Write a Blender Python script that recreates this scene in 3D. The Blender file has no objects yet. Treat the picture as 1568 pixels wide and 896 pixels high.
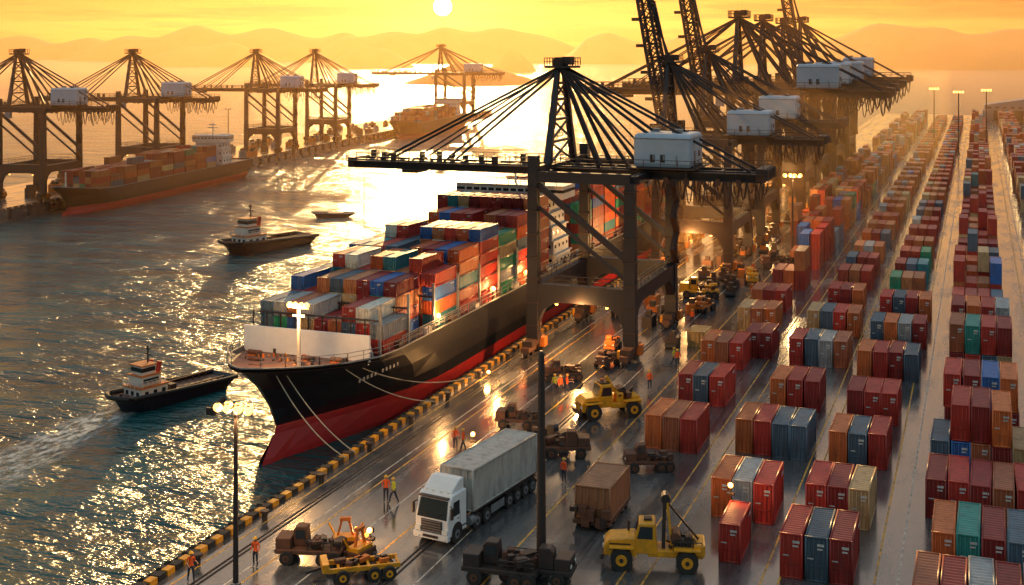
import bpy, math, random
import numpy as np
from mathutils import Vector, Matrix
R=random.Random(11)
rad=math.radians
scene=bpy.context.scene
TH=rad(20.65)
SUN_AZ=TH+rad(3.2); SUN_EL=rad(8.5)
# ------------------------------------------------------------------ materials
def newmat(name):
    m=bpy.data.materials.new(name); m.use_nodes=True
    nt=m.node_tree; b=nt.nodes.get('Principled BSDF'); return m,nt,b
def N(nt,t,**k):
    n=nt.nodes.new(t)
    for a,v in k.items(): setattr(n,a,v)
    return n
def coords(nt,scale=(1,1,1),world=False):
    if world:
        g=N(nt,'ShaderNodeNewGeometry'); o=g.outputs['Position']
    else:
        g=N(nt,'ShaderNodeTexCoord'); o=g.outputs['Object']
    mp=N(nt,'ShaderNodeMapping'); mp.inputs['Scale'].default_value=scale
    nt.links.new(o,mp.inputs['Vector']); return mp.outputs['Vector']
def noise(nt,vec,scale,detail=4,rough=.55):
    n=N(nt,'ShaderNodeTexNoise'); n.inputs['Scale'].default_value=scale
    n.inputs['Detail'].default_value=detail; n.inputs['Roughness'].default_value=rough
    nt.links.new(vec,n.inputs['Vector']); return n.outputs['Fac']
def ramp(nt,fac,stops):
    r=N(nt,'ShaderNodeValToRGB'); e=r.color_ramp.elements
    while len(e)<len(stops): e.new(.5)
    for i,(p,c) in enumerate(stops):
        e[i].position=p; e[i].color=(c if len(c)==4 else (*c,1)) if hasattr(c,'__len__') else (c,c,c,1)
    nt.links.new(fac,r.inputs['Fac']); return r.outputs['Color']
def mixc(nt,fac,a,b,mode='MIX'):
    m=N(nt,'ShaderNodeMix',data_type='RGBA',blend_type=mode)
    for i,v in ((0,fac),(6,a),(7,b)):
        if isinstance(v,(int,float)): m.inputs[i].default_value=v
        elif isinstance(v,tuple): m.inputs[i].default_value=(*v[:3],1)
        else: nt.links.new(v,m.inputs[i])
    return m.outputs[2]
def math_(nt,op,a,b=None,c=None):
    m=N(nt,'ShaderNodeMath',operation=op)
    for i,v in enumerate((a,b,c)):
        if v is None: continue
        if isinstance(v,(int,float)): m.inputs[i].default_value=v
        else: nt.links.new(v,m.inputs[i])
    return m.outputs[0]
def bump(nt,b,h,strength,dist):
    n=N(nt,'ShaderNodeBump'); n.inputs['Strength'].default_value=strength
    n.inputs['Distance'].default_value=dist
    nt.links.new(h,n.inputs['Height']); nt.links.new(n.outputs['Normal'],b.inputs['Normal'])
def pmat(name,col,rough=.5,metal=0.,var=.35,scale=1.5,emit=None,es=1.,dirt=(.05,.035,.025)):
    m,nt,b=newmat(name)
    v=coords(nt); f=noise(nt,v,scale,6,.65)
    f2=ramp(nt,f,[(.35,0.),(.7,1.)])
    c=mixc(nt,math_(nt,'MULTIPLY',f2,var),tuple(col),dirt)
    nt.links.new(c,b.inputs['Base Color'])
    nt.links.new(math_(nt,'MULTIPLY_ADD',f,.3,max(rough-.15,.02)),b.inputs['Roughness'])
    b.inputs['Metallic'].default_value=metal
    if emit:
        b.inputs['Emission Color'].default_value=(*emit,1); b.inputs['Emission Strength'].default_value=es
    return m
M={}
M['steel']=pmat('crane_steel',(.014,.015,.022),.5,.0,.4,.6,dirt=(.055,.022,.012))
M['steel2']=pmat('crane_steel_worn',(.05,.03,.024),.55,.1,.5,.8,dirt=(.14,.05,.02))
M['house']=pmat('machine_house_paint',(.42,.52,.62),.45,0,.3,.5,dirt=(.22,.2,.2))
M['black']=pmat('black_rubber',(.02,.02,.02),.7,0,.3,2)
M['dark']=pmat('dark_metal',(.035,.03,.032),.5,.2,.4,2,dirt=(.10,.045,.02))
M['glass']=pmat('dark_glass',(.02,.025,.03),.12,0,.0,2)
M['white']=pmat('white_paint',(.80,.82,.84),.35,0,.15,1.5,dirt=(.35,.3,.25))
M['cream']=pmat('cream_paint',(.70,.68,.62),.45,0,.3,1.,dirt=(.4,.22,.12))
M['yellow']=pmat('yellow_machine_paint',(.90,.38,.008),.4,0,.45,2.2,dirt=(.14,.07,.03))
M['orange']=pmat('orange_paint',(.7,.18,.02),.5,0,.45,2.2,dirt=(.12,.05,.03))
M['brown']=pmat('rusty_metal',(.15,.06,.032),.65,.1,.6,2.2,dirt=(.04,.025,.02))
M['grey']=pmat('grey_metal',(.25,.26,.27),.5,.2,.4,2)
M['hull']=pmat('hull_black_paint',(.008,.010,.018),.45,0,.25,.35,dirt=(.035,.02,.015))
M['hullred']=pmat('hull_antifouling_red',(.46,.015,.018),.5,0,.35,.4,dirt=(.14,.02,.02))
M['deck']=pmat('ship_deck_paint',(.16,.07,.045),.6,0,.5,.8,dirt=(.08,.05,.04))
M['rope']=pmat('mooring_rope',(.5,.42,.3),.8)
M['red']=pmat('red_paint',(.45,.03,.02),.5,0,.3,2)
M['skin']=pmat('skin',(.45,.25,.17),.6,0,.05)
M['vest']=pmat('hi_vis_orange_cloth',(.9,.12,.015),.8,0,.1,6)
M['vesty']=pmat('hi_vis_yellow_cloth',(.6,.6,.05),.8,0,.1,6)
M['trouser']=pmat('dark_work_trousers',(.03,.035,.06),.85,0,.2,6)
M['helmet']=pmat('helmet_plastic',(.8,.45,.05),.35,0,0)
M['lamp']=pmat('lit_lamp_glass',(1,.8,.4),.4,0,0,1,emit=(1,.42,.07),es=6)
M['beacon']=pmat('lit_orange_beacon',(1,.5,.2),.4,0,0,1,emit=(1,.22,.02),es=8)
M['lens']=pmat('headlamp_lens',(.8,.8,.75),.15,0,0)

def container_mat():
    m,nt,b=newmat('container_paint')
    a=N(nt,'ShaderNodeAttribute',attribute_name='Col')
    v=coords(nt,(1,1,.35)); f=noise(nt,v,1.6,6,.7)
    r=ramp(nt,f,[(.46,0.),(.76,1.)])
    c=mixc(nt,math_(nt,'MULTIPLY',r,.6),a.outputs['Color'],(.06,.03,.022))
    v2=coords(nt,(1,1,.2)); f2=ramp(nt,noise(nt,v2,5.,4,.7),[(.55,0.),(.75,1.)])
    c=mixc(nt,math_(nt,'MULTIPLY',f2,.35),c,(.12,.05,.03))
    nt.links.new(c,b.inputs['Base Color']); 
    nt.links.new(math_(nt,'MULTIPLY_ADD',f,.3,.33),b.inputs['Roughness'])
    return m
M['cont']=container_mat()

def ground_mat():
    m,nt,b=newmat('wet_concrete_apron')
    vw=coords(nt,(1,1,1),True); vs=coords(nt,(1,.18,1),True)
    n1=noise(nt,vw,.09,6,.65); n2=noise(nt,vs,.5,6,.6); n3=noise(nt,vw,3.,8,.7)
    c=ramp(nt,n1,[(.3,(.035,.038,.045)),(.5,(.07,.073,.082)),(.72,(.12,.12,.125))])
    c=mixc(nt,.5,c,ramp(nt,n2,[(.35,(.025,.027,.032)),(.65,(.14,.14,.145))]))
    c=mixc(nt,.3,c,ramp(nt,n3,[(.35,(.02,.02,.02)),(.65,(.18,.17,.16))]))
    sx=N(nt,'ShaderNodeSeparateXYZ'); g=N(nt,'ShaderNodeNewGeometry'); nt.links.new(g.outputs['Position'],sx.inputs[0])
    def joint(o,p,w):
        f=math_(nt,'FRACT',math_(nt,'MULTIPLY',math_(nt,'ADD',o,500.),1./p))
        return math_(nt,'LESS_THAN',f,w/p)
    j=math_(nt,'MAXIMUM',joint(sx.outputs[0],4.6,.07),joint(sx.outputs[1],6.,.07))
    c=mixc(nt,math_(nt,'MULTIPLY',j,.6),c,(.02,.02,.02))
    # narrow tyre tracks
    tr=noise(nt,coords(nt,(1,.02,1),True),1.6,3,.6); c=mixc(nt,math_(nt,'MULTIPLY',ramp(nt,tr,[(.55,0.),(.66,1.)]),.55),c,(.02,.02,.022))
    nt.links.new(c,b.inputs['Base Color'])
    r=ramp(nt,n2,[(.40,.06),(.52,.18),(.68,.38)])
    r2=ramp(nt,n1,[(.42,.0),(.62,.10)])
    nt.links.new(math_(nt,'ADD',r,r2),b.inputs['Roughness'])
    b.inputs['Specular IOR Level'].default_value=1.
    b.inputs['Coat Weight'].default_value=.55; b.inputs['Coat Roughness'].default_value=.12
    bump(nt,b,math_(nt,'ADD',math_(nt,'MULTIPLY',n3,.3),n2),.35,.05)
    return m
M['ground']=ground_mat()
def line_mat(name,col):
    m,nt,b=newmat(name)
    v=coords(nt,(1,1,1),True); f=noise(nt,v,1.3,8,.7)
    r=ramp(nt,f,[(.46,0.),(.6,1.)])
    c=mixc(nt,math_(nt,'MULTIPLY',r,.75),tuple(col),(.09,.085,.08))
    nt.links.new(c,b.inputs['Base Color']); b.inputs['Roughness'].default_value=.45
    return m
M['ly']=line_mat('worn_yellow_marking',(.75,.38,.04)); M['lw']=line_mat('worn_white_marking',(.6,.55,.46))
def water_mat():
    m,nt,b=newmat('sea_water')
    v=coords(nt,(1,1,1),True)
    mp=N(nt,'ShaderNodeMapping'); mp.inputs['Rotation'].default_value=(0,0,-TH+rad(8)); mp.inputs['Scale'].default_value=(.42,1,1)
    nt.links.new(v,mp.inputs['Vector']); vv=mp.outputs['Vector']
    a=noise(nt,vv,.15,3,.5); c=noise(nt,vv,.5,4,.55); d=noise(nt,vv,2.0,5,.6)
    h=math_(nt,'ADD',math_(nt,'MULTIPLY',a,4.2),math_(nt,'ADD',math_(nt,'MULTIPLY',c,1.6),math_(nt,'MULTIPLY',d,.26)))
    bump(nt,b,h,.9,.85)
    col=ramp(nt,a,[(.35,(.004,.04,.046)),(.7,(.012,.11,.115))])
    nt.links.new(col,b.inputs['Base Color'])
    b.inputs['Roughness'].default_value=.17; b.inputs['IOR'].default_value=1.33
    b.inputs['Specular IOR Level'].default_value=.9
    return m
M['water']=water_mat()
def foam_mat():
    m,nt,b=newmat('foam')
    v=coords(nt); g=N(nt,'ShaderNodeMapping'); g.inputs['Scale'].default_value=(1,.4,1); nt.links.new(v,g.inputs[0])
    f=noise(nt,g.outputs[0],1.4,8,.75)
    a=N(nt,'ShaderNodeAttribute',attribute_name='Col')
    al=math_(nt,'MULTIPLY',ramp(nt,f,[(.42,0.),(.62,1.)]),a.outputs['Fac'])
    b.inputs['Base Color'].default_value=(.6,.65,.66,1); b.inputs['Roughness'].default_value=.6
    nt.links.new(al,b.inputs['Alpha']); return m
M['foam']=foam_mat()
def hill_mat(name,c1,c2):
    m,nt,b=newmat(name)
    v=coords(nt,(1,1,1),True); f=noise(nt,v,.02,8,.65)
    nt.links.new(ramp(nt,f,[(.35,c1),(.65,c2)]),b.inputs['Base Color']); b.inputs['Roughness'].default_value=.9
    return m
M['hill']=hill_mat('forested_hill',(.03,.03,.025),(.08,.06,.045))

# ------------------------------------------------------------------ mesh builder
class MB:
    def __init__(s): s.v=[];s.f=[];s.m=[];s.mats=[]
    def mi(s,k):
        if k not in s.mats: s.mats.append(k)
        return s.mats.index(k)
    def add(s,vs,fs,k):
        o=len(s.v); i=s.mi(k)
        s.v+= [tuple(p) for p in vs]
        for f in fs: s.f.append(tuple(o+j for j in f)); s.m.append(i)
    def box(s,c,d,k,rz=0,rx=0,ry=0):
        x,y,z=d[0]/2,d[1]/2,d[2]/2
        ps=[Vector(p) for p in ((-x,-y,-z),(x,-y,-z),(x,y,-z),(-x,y,-z),(-x,-y,z),(x,-y,z),(x,y,z),(-x,y,z))]
        if rz or rx or ry:
            mt=Matrix.Rotation(rz,3,'Z')@Matrix.Rotation(ry,3,'Y')@Matrix.Rotation(rx,3,'X'); ps=[mt@p for p in ps]
        c=Vector(c); s.add([p+c for p in ps],[(0,3,2,1),(4,5,6,7),(0,1,5,4),(1,2,6,5),(2,3,7,6),(3,0,4,7)],k)
    def beam(s,p,q,w,h,k,w2=None,h2=None):
        p=Vector(p);q=Vector(q);d=(q-p).normalized()
        up=Vector((0,0,1)) if abs(d.z)<.98 else Vector((0,1,0))
        a=d.cross(up).normalized(); b=a.cross(d).normalized()
        w2=w if w2 is None else w2; h2=h if h2 is None else h2
        vs=[]
        for c,ww,hh in ((p,w,h),(q,w2,h2)):
            for sa,sb in ((-1,-1),(1,-1),(1,1),(-1,1)): vs.append(c+a*sa*ww/2+b*sb*hh/2)
        s.add(vs,[(0,1,2,3),(7,6,5,4),(0,4,5,1),(1,5,6,2),(2,6,7,3),(3,7,4,0)],k)
    def cyl(s,p,q,r,k,r2=None,n=12):
        p=Vector(p);q=Vector(q);d=(q-p).normalized(); r2=r if r2 is None else r2
        up=Vector((0,0,1)) if abs(d.z)<.9 else Vector((1,0,0))
        a=d.cross(up).normalized(); b=a.cross(d).normalized(); vs=[]
        for c,rr in ((p,r),(q,r2)):
            for i in range(n):
                t=2*math.pi*i/n; vs.append(c+a*math.cos(t)*rr+b*math.sin(t)*rr)
        fs=[(i,(i+1)%n,n+(i+1)%n,n+i) for i in range(n)]+[tuple(range(n))[::-1],tuple(range(n,2*n))]
        s.add(vs,fs,k)
    def tube(s,pts,r,k,n=5):
        pts=[Vector(p) for p in pts]; vs=[];fs=[]
        for i,p in enumerate(pts):
            d=(pts[min(i+1,len(pts)-1)]-pts[max(i-1,0)]).normalized()
            up=Vector((0,1,0)) if abs(d.y)<.9 else Vector((1,0,0))
            a=d.cross(up).normalized(); b=a.cross(d)
            for j in range(n):
                t=2*math.pi*j/n; vs.append(p+a*math.cos(t)*r+b*math.sin(t)*r)
        for i in range(len(pts)-1):
            for j in range(n):
                fs.append((i*n+j,i*n+(j+1)%n,(i+1)*n+(j+1)%n,(i+1)*n+j))
        s.add(vs,fs,k)
    def prism(s,poly,ax,a,b,k):
        vs=[]
        for t in (a,b):
            for u,w in poly:
                vs.append((t,u,w) if ax=='x' else (u,t,w) if ax=='y' else (u,w,t))
        n=len(poly)
        s.add(vs,[tuple(range(n)),tuple(range(n,2*n))[::-1]]+[(i,n+i,n+(i+1)%n,(i+1)%n) for i in range(n)],k)
    def ball(s,c,r,k,n=10,m=6,sc=(1,1,1),half=False):
        vs=[];fs=[]
        for i in range(m+1):
            t=(math.pi/2 if half else math.pi)*i/m
            for j in range(n):
                u=2*math.pi*j/n
                vs.append((c[0]+r*sc[0]*math.sin(t)*math.cos(u),c[1]+r*sc[1]*math.sin(t)*math.sin(u),c[2]+r*sc[2]*math.cos(t)))
        for i in range(m):
            for j in range(n): fs.append((i*n+j,(i+1)*n+j,(i+1)*n+(j+1)%n,i*n+(j+1)%n))
        s.add(vs,fs,k)
    def rail(s,p,q,k,h=1.,t=.07,step=1.6):
        p=Vector(p);q=Vector(q);L=(q-p).length;n=max(1,int(L/step)); z=Vector((0,0,h))
        s.beam(p+z,q+z,t,t,k); s.beam(p+z*.55,q+z*.55,t*.8,t*.8,k)
        for i in range(n+1):
            a=p.lerp(q,i/n); s.beam(a,a+z,t,t,k)
    def wheel(s,c,r,w,ax='x',hub='grey'):
        d=Vector((1,0,0)) if ax=='x' else Vector((0,1,0)); c=Vector(c)
        s.cyl(c-d*w/2,c+d*w/2,r,'black',n=20)
        s.cyl(c-d*(w/2+.03),c+d*(w/2+.03),r*.52,hub,n=12)
        s.cyl(c-d*(w/2+.07),c+d*(w/2+.07),r*.2,'dark',n=8)
    def mesh(s,name,bevel=0,smooth=False):
        me=bpy.data.meshes.new(name); me.from_pydata(s.v,[],s.f)
        for k in s.mats: me.materials.append(M[k])
        me.polygons.foreach_set('material_index',s.m)
        if smooth: me.polygons.foreach_set('use_smooth',[True]*len(s.f))
        me.update()
        import bmesh
        bm=bmesh.new(); bm.from_mesh(me); bmesh.ops.recalc_face_normals(bm,faces=bm.faces); bm.to_mesh(me); bm.free()
        return me
def put(name,me,parent=None,loc=(0,0,0),rz=0,sc=(1,1,1),bevel=0):
    o=bpy.data.objects.new(name,me); scene.collection.objects.link(o)
    o.location=loc; o.rotation_euler=(0,0,rz); o.scale=sc
    if parent: o.parent=parent
    if bevel:
        b=o.modifiers.new('bevel','BEVEL'); b.width=bevel; b.segments=2; b.limit_method='ANGLE'
    return o
def empty(name,loc=(0,0,0),rz=0,sc=(1,1,1),parent=None):
    return put(name,None,parent,loc,rz,sc)

# ------------------------------------------------------------------ containers
PAL=[(.50,.045,.025),(.60,.11,.025),(.42,.03,.02),(.28,.022,.022),(.52,.15,.05),(.45,.05,.035),(.62,.22,.08),
     (.03,.13,.40),(.03,.22,.26),(.36,.37,.37),(.08,.14,.20),(.58,.38,.18),(.02,.28,.14),(.62,.6,.52)]
WT=[10,8,6,5,5,6,4,6,4,3,4,4,3,1.5]
WY=[9,8,8,8,6,6,3,1.2,1.0,1.2,4,3,.6,.4]
def rc(w=None): 
    c=R.choices(PAL,w or WT)[0]; k=R.uniform(.75,1.2); return tuple(min(1,x*k) for x in c)
def ctemplate(L,W,H,n=12,ne=4,frame=True):
    b=MB(); x=W/2; y=L/2; d=.07 if frame else .06
    fi=.05 if frame else 0; p=.11 if frame else 0
    def strip(n,a0,a1,fn):
        pts=[];s=(a1-a0)/n
        for i in range(n): pts+=[(a0+s*i,0),(a0+s*(i+.3),0),(a0+s*(i+.5),1),(a0+s*(i+.8),1)]
        pts.append((a1,0)); vs=[];fs=[]
        for (t,o) in pts: vs+=fn(t,o)
        for i in range(len(pts)-1): fs.append((2*i,2*i+1,2*i+3,2*i+2))
        b.add(vs,fs,'cont')
    for sg in (-1,1):
        strip(n,-y+p,y-p,lambda t,o:[(sg*(x-fi-o*d),t,p),(sg*(x-fi-o*d),t,H-p)])
        strip(ne,-x+p,x-p,lambda t,o:[(t,sg*(y-fi-o*d*.6),p),(t,sg*(y-fi-o*d*.6),H-p)])
    strip(n,-y+p*.5,y-p*.5,lambda t,o:[(-x+p*.5,t,H-.02-o*d*.5),(x-p*.5,t,H-.02-o*d*.5)])
    if frame:
        for sx in (-1,1):
            for sy in (-1,1): b.box((sx*(x-p/2),sy*(y-p/2),H/2),(p,p,H),'cont')
            for z in (p/2,H-p/2): b.box((sx*(x-p/2),0,z),(p*.9,L-2*p,p),'cont')
        for sy in (-1,1):
            for z in (p/2,H-p/2): b.box((0,sy*(y-p/2),z),(W-2*p,p*.9,p),'cont')
        for t in (-.32,-.12,.12,.32): b.box((t*W,-y-.01,H/2),(.035,.05,H*.92),'cont')
        b.box((0,-y+.01,H*.35),(W*.7,.04,.05),'cont')
    return np.array(b.v,dtype=np.float32),[f for f in b.f]
CT={}
def containers(name,items,parent=None,loc=(0,0,0),rz=0,L=5.4,W=1.37,H=2.7,hi=True,labels=0):
    """items: (x,y,z,col,rz)"""
    key=(L,W,H,hi)
    if key not in CT: CT[key]=ctemplate(L,W,H,14 if hi else 7,5 if hi else 3,hi)
    tv,tf=CT[key]; tfa=np.array(tf,dtype=np.int32); n=len(tv); k=len(items)
    V=np.zeros((k,n,3),np.float32); C=np.ones((k,n,4),np.float32); F=np.zeros((k,len(tf),4),np.int32)
    lv=[];lf=[]
    for i,(x,y,z,c,a) in enumerate(items):
        ca,sa=math.cos(a),math.sin(a)
        V[i,:,0]=tv[:,0]*ca-tv[:,1]*sa+x; V[i,:,1]=tv[:,0]*sa+tv[:,1]*ca+y; V[i,:,2]=tv[:,2]+z
        C[i,:,:3]=c; F[i]=tfa+i*n
        if labels and R.random()<labels:
            for (xa,xb,za,zb) in ((.06*W,.36*W,.80*H,.86*H),(.06*W,.30*W,.72*H,.76*H),(-.36*W,-.1*W,.50*H,.53*H)):
                o=len(lv); yy=y-L/2-.04
                lv+=[(x+xa,yy,z+za),(x+xb,yy,z+za),(x+xb,yy,z+zb),(x+xa,yy,z+zb)]; lf.append((o,o+1,o+2,o+3))
            for sg in (-1,1):
                o=len(lv); xx=x+sg*(W/2+.012); ya=y+L*.22; yb=y+L*.40
                lv+=[(xx,ya,z+.78*H),(xx,yb,z+.78*H),(xx,yb,z+.86*H),(xx,ya,z+.86*H)]; lf.append((o,o+1,o+2,o+3))
    me=bpy.data.meshes.new(name); V=V.reshape(-1,3); F=F.reshape(-1,4)
    if lv:
        nl=len(V); V=np.vstack([V,np.array(lv,np.float32)]); F=np.vstack([F,np.array(lf,np.int32)+nl])
        C=np.vstack([C.reshape(-1,4),np.tile(np.array([[.55,.55,.52,1]],np.float32),(len(lv),1))])
    me.vertices.add(len(V)); me.vertices.foreach_set('co',V.ravel())
    me.loops.add(F.size); me.loops.foreach_set('vertex_index',F.ravel())
    me.polygons.add(len(F)); me.polygons.foreach_set('loop_start',np.arange(0,F.size,4,dtype=np.int32))
    me.polygons.foreach_set('loop_total',np.full(len(F),4,np.int32))
    me.update(calc_edges=True)
    ca=me.color_attributes.new('Col','FLOAT_COLOR','POINT'); ca.data.foreach_set('color',C.ravel())
    me.materials.append(M['cont'])
    return put(name,me,parent,loc,rz)

# ------------------------------------------------------------------ ground & water
b=MB(); b.add([(-12000,-2000,-2.5),(12000,-2000,-2.5),(12000,16000,-2.5),(-12000,16000,-2.5)],[(0,1,2,3)],'water')
put('sea_water',b.mesh('sea_water'))
QX=-46.6
b=MB(); b.box(((QX+320)/2,280,-3),(320-QX,720,6),'ground')
put('quay_ground',b.mesh('quay_ground'))
b=MB()
for x,k,w in ((-45.2,'ly',.14),(-42.2,'lw',.12),(-41.4,'ly',.14),(-38.2,'lw',.12),(-35.6,'ly',.14),(-31.6,'lw',.1),(-27.8,'ly',.14),(-20.3,'ly',.12),(-18.9,'ly',.12),
      (-12.3,'ly',.13),(-11.3,'ly',.13),(-5.9,'ly',.13),(-4.6,'lw',.13),(5.0,'ly',.13),(6.0,'lw',.13)):
    b.add([(x-w/2,-60,.004),(x+w/2,-60,.004),(x+w/2,615,.004),(x-w/2,615,.004)],[(0,1,2,3)],k)
put('painted_lane_marking',b.mesh('lane_marking'))
b=MB()
for x in (-43.9,-33.4):
    for dx in (-.18,.18): b.box((x+dx,250,.03),(.09,620,.06),'dark')
put('crane_rail',b.mesh('crane_rail'))
b=MB(); y=-20.; i=0
while y<330:
    b.box((QX+.28,y,.18),(.5,.72,.36),'yellow' if i%2 else 'black')
    b.cyl((QX-.25,y-.1,-.15+.06*(i%3)),(QX-.25,y+.45,-.15),.42,'black',n=10)
    if i%9==0:
        b.cyl((QX+1.2,y,0),(QX+1.2,y,.55),.2,'dark',n=10); b.cyl((QX+1.2,y,.55),(QX+1.2,y,.7),.32,'dark',n=10)
    y+=.86; i+=1
put('quay_edge_fender_row',b.mesh('fender'))

# ------------------------------------------------------------------ ship hull
def hull(L,B,dz,zb=-4.2,sheer=1.3,rake=5.6,boot=-.2,kh='hull',kr='hullred'):
    T=[0,.17,.3,.42,.46,.6,.78,.92,1.0]
    ys=[3.2,2.7,3.4,5.3,5.6,5.0,3.3,1.2,0.]; ys=[q*rake/5.6 for q in ys]
    S=[0,.008,.02,.04,.06,.09,.12,.16,.2,.26,.34,.5,.7,.85,.93,.975,1.]
    zs=[zb,zb*.72,zb*.5,boot-.6,boot,None,None,None,dz]
    for i in (5,6,7): zs[i]=boot+(dz-boot)*((T[i]-.46)/.54)
    b=MB(); G=[]
    for s in S:
        row=[]
        for k,t in enumerate(T):
            y=ys[k]+s*(L-ys[k]-(1-t)*3)
            run=(.34-.2*t)*L*.75
            q=min((s*L)/run,1.); f=math.sin(q*math.pi/2)**(.75 if t>.5 else 1.05)
            hb=B/2*f*(.80+.2*min(t*1.6,1))
            if k<=2: hb=max(hb,.55*(1 if s<.06 else 0)*(1 if s>0 else .3))
            if s>.9: hb*=1-(s-.9)*2.2*(1.2-t)
            z=zs[k]
            if k>=5: z+=sheer*max(0,1-s*L/16.)**1.6*((T[k]-.46)/.54)
            row.append((hb,y,z))
        G.append(row)
    K=len(T)
    for sg in (-1,1):
        vs=[];fsr=[];fsb=[]
        for row in G:
            for (x,y,z) in row: vs.append((sg*x,y,z))
        for i in range(len(S)-1):
            for k in range(K-1):
                f=(i*K+k,(i+1)*K+k,(i+1)*K+k+1,i*K+k+1)
                (fsr if k<4 else fsb).append(f)
        b.add(vs,fsr,kr); b.add(vs,fsb,kh)
    vs=[];fs=[]
    for row in G:
        x,y,z=row[-1]; vs+=[(-x*.995,y,z-.35),(x*.995,y,z-.35)]
    for i in range(len(S)-1): fs.append((2*i,2*i+1,2*i+3,2*i+2))
    b.add(vs,fs,'deck')
    vs=[(-p[0],p[1],p[2]) for p in G[-1]]+[(p[0],p[1],p[2]) for p in G[-1]]
    b.add(vs,[(k,k+1,K+k+1,K+k) for k in range(K-1)],kh)
    for sg in (-1,1):
        b.tube([(sg*r[-1][0],r[-1][1],r[-1][2]) for r in G],.09,'grey',5)
    return b,G
def superstructure(b,x0,x1,y0,y1,z0,z1,k='cream'):
    cx=(x0+x1)/2; w=x1-x0; nl=max(2,int((z1-z0)/1.6)); h=(z1-z0)/nl
    for i in range(nl):
        ww=w*(1-.04*i); b.box((cx,(y0+y1)/2,z0+h*(i+.5)),(ww,y1-y0-.15*i,h-.1),k)
        b.box((cx,(y0+y1)/2,z0+h*(i+1)-.04),(ww+.4,y1-y0+.4,.1),k)
        n=int(ww/1.2)
        for j in range(n):
            x=cx-ww/2+ww*(j+.5)/n
            b.box((x,y0+.075*i,z0+h*(i+.55)),(.4,.12,.4),'glass')
        m=int((y1-y0)/1.3)
        for j in range(m):
            yy=y0+(y1-y0)*(j+.5)/m
            b.box((cx+ww/2,yy,z0+h*(i+.55)),(.12,.4,.4),'glass')
        b.rail((cx-ww/2,y0-.2,z0+h*(i+1)),(cx+ww/2,y0-.2,z0+h*(i+1)),k,.7,.06)
    b.box((cx,(y0+y1)/2,z1+.8),(w+1.6,(y1-y0)*.8,1.6),k)
    b.box((cx,(y0+y1)/2,z1+1.0),(w+1.66,(y1-y0)*.8+.06,.36),'glass')
    for j in range(int(w/1.)): b.box((cx-w/2+j*1.+.5,y0+(y1-y0)*.1-.03,z1+1.),(.22,.08,.4),k)
    b.box((cx,(y0+y1)/2,z1+1.66),(w+2,(y1-y0)*.9,.12),k)
    b.rail((cx-w/2,y0+.4,z1+1.7),(cx+w/2,y0+.4,z1+1.7),k,.8,.06)
    b.cyl((cx,(y0+y1)/2,z1+1.7),(cx,(y0+y1)/2,z1+5.2),.16,k,.08)
    b.box((cx,(y0+y1)/2,z1+3.6),(3,.15,.2),k); b.box((cx,(y0+y1)/2-.3,z1+4.4),(1.8,.2,.25),k)
    b.box((cx+1.5,y1+1.2,z1+.2),(2.4,2.,3.2),k); b.box((cx+1.5,y1+1.2,z1+1.3),(2.44,2.04,.7),'red')
def bays(sh,B,W,H,L,lst,z0,cols):
    items=[]
    for (y0,t,skip) in lst:
        for c in range(cols):
            if c in skip: continue
            tt=t-(1 if R.random()<.2 else 0)
            base=rc()
            for k in range(tt):
                col=rc() if R.random()<.65 else base
                items.append(((c-(cols-1)/2)*(W+.05),y0+L/2,z0+k*(H+.01),col,0))
    return items
ship=empty('container_ship',(-55.7,85.6,0))
b,G=hull(128,13.7,5.0,boot=.1)
put('hull',b.mesh('ship_hull'),ship)
b=MB()
b.box((0,10.6,6.0),(12.6,.25,2.3),'white')
for x in np.linspace(-6,6,9): b.beam((x,10.75,4.7),(x,11.9,4.7),.12,.3,'white'); b.beam((x,11.9,4.7),(x,10.8,6.9),.12,.12,'white')
for x,y in ((-2.6,6.5),(2.4,6.3),(-1.2,4.3),(1.3,8.4),(-4,8.6),(4.1,8.8)):
    b.box((x,y,5.0),(1.1,.7,.3),'orange'); b.cyl((x-.6,y,5.3),(x+.6,y,5.3),.24,'brown',n=12); b.cyl((x+.5,y-.3,5.2),(x+.5,y+.3,5.2),.2,'dark',n=10)
for i in range(70):
    x=R.uniform(-4.6,4.6); y=R.uniform(3.6 if abs(x)<2.5 else 6.5,10)
    b.cyl((x,y,4.8),(x,y,4.8+R.uniform(.2,.7)),R.uniform(.05,.14),R.choice(['yellow','orange','dark','brown','dark']),n=8)
for x,y0 in ((-3.5,5.5),(3.5,5.5),(-.3,3.)):
    b.tube([(x,y0,4.9),(x*.6,y0+1.5,4.95),(x*.8,y0+3,4.9)],.07,'rope')
b.tube([(-1.2,4.3,5.3),(-1.5,2.6,5.5),(-1.4,1.6,5.8)],.1,'dark'); b.tube([(1.2,4.3,5.3),(1.5,2.6,5.5),(1.4,1.8,5.8)],.1,'dark')
for r0,r1 in zip(G[1:9],G[2:10]):
    for sg in (-1,1): b.rail((sg*r0[-1][0],r0[-1][1],r0[-1][2]),(sg*r1[-1][0],r1[-1][1],r1[-1][2]),'grey',.8,.05,1.4)
b.cyl((2.2,5.6,4.8),(2.2,5.6,10.6),.18,'cream',.12); b.box((2.2,5.6,10.3),(1.9,.15,.15),'cream'); b.box((2.2,5.6,9.6),(1.1,.12,.12),'cream')
for x in (-.8,-.3,.3,.8): b.ball((2.2+x,5.45,10.5),.26,'lamp',8,6)
for y in (12.2,18.,23.6,29.6,35.3,41.,46.7,52.4):
    for x in np.linspace(-6.4,6.4,10): b.beam((x,y,4.7),(x,y,8.2),.1,.1,'dark')
    b.beam((-6.4,y,8.1),(6.4,y,8.1),.3,.12,'dark')
    b.beam((6.45,y,4.7),(6.45,y+.01,9.4),.22,.22,'grey')
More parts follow.
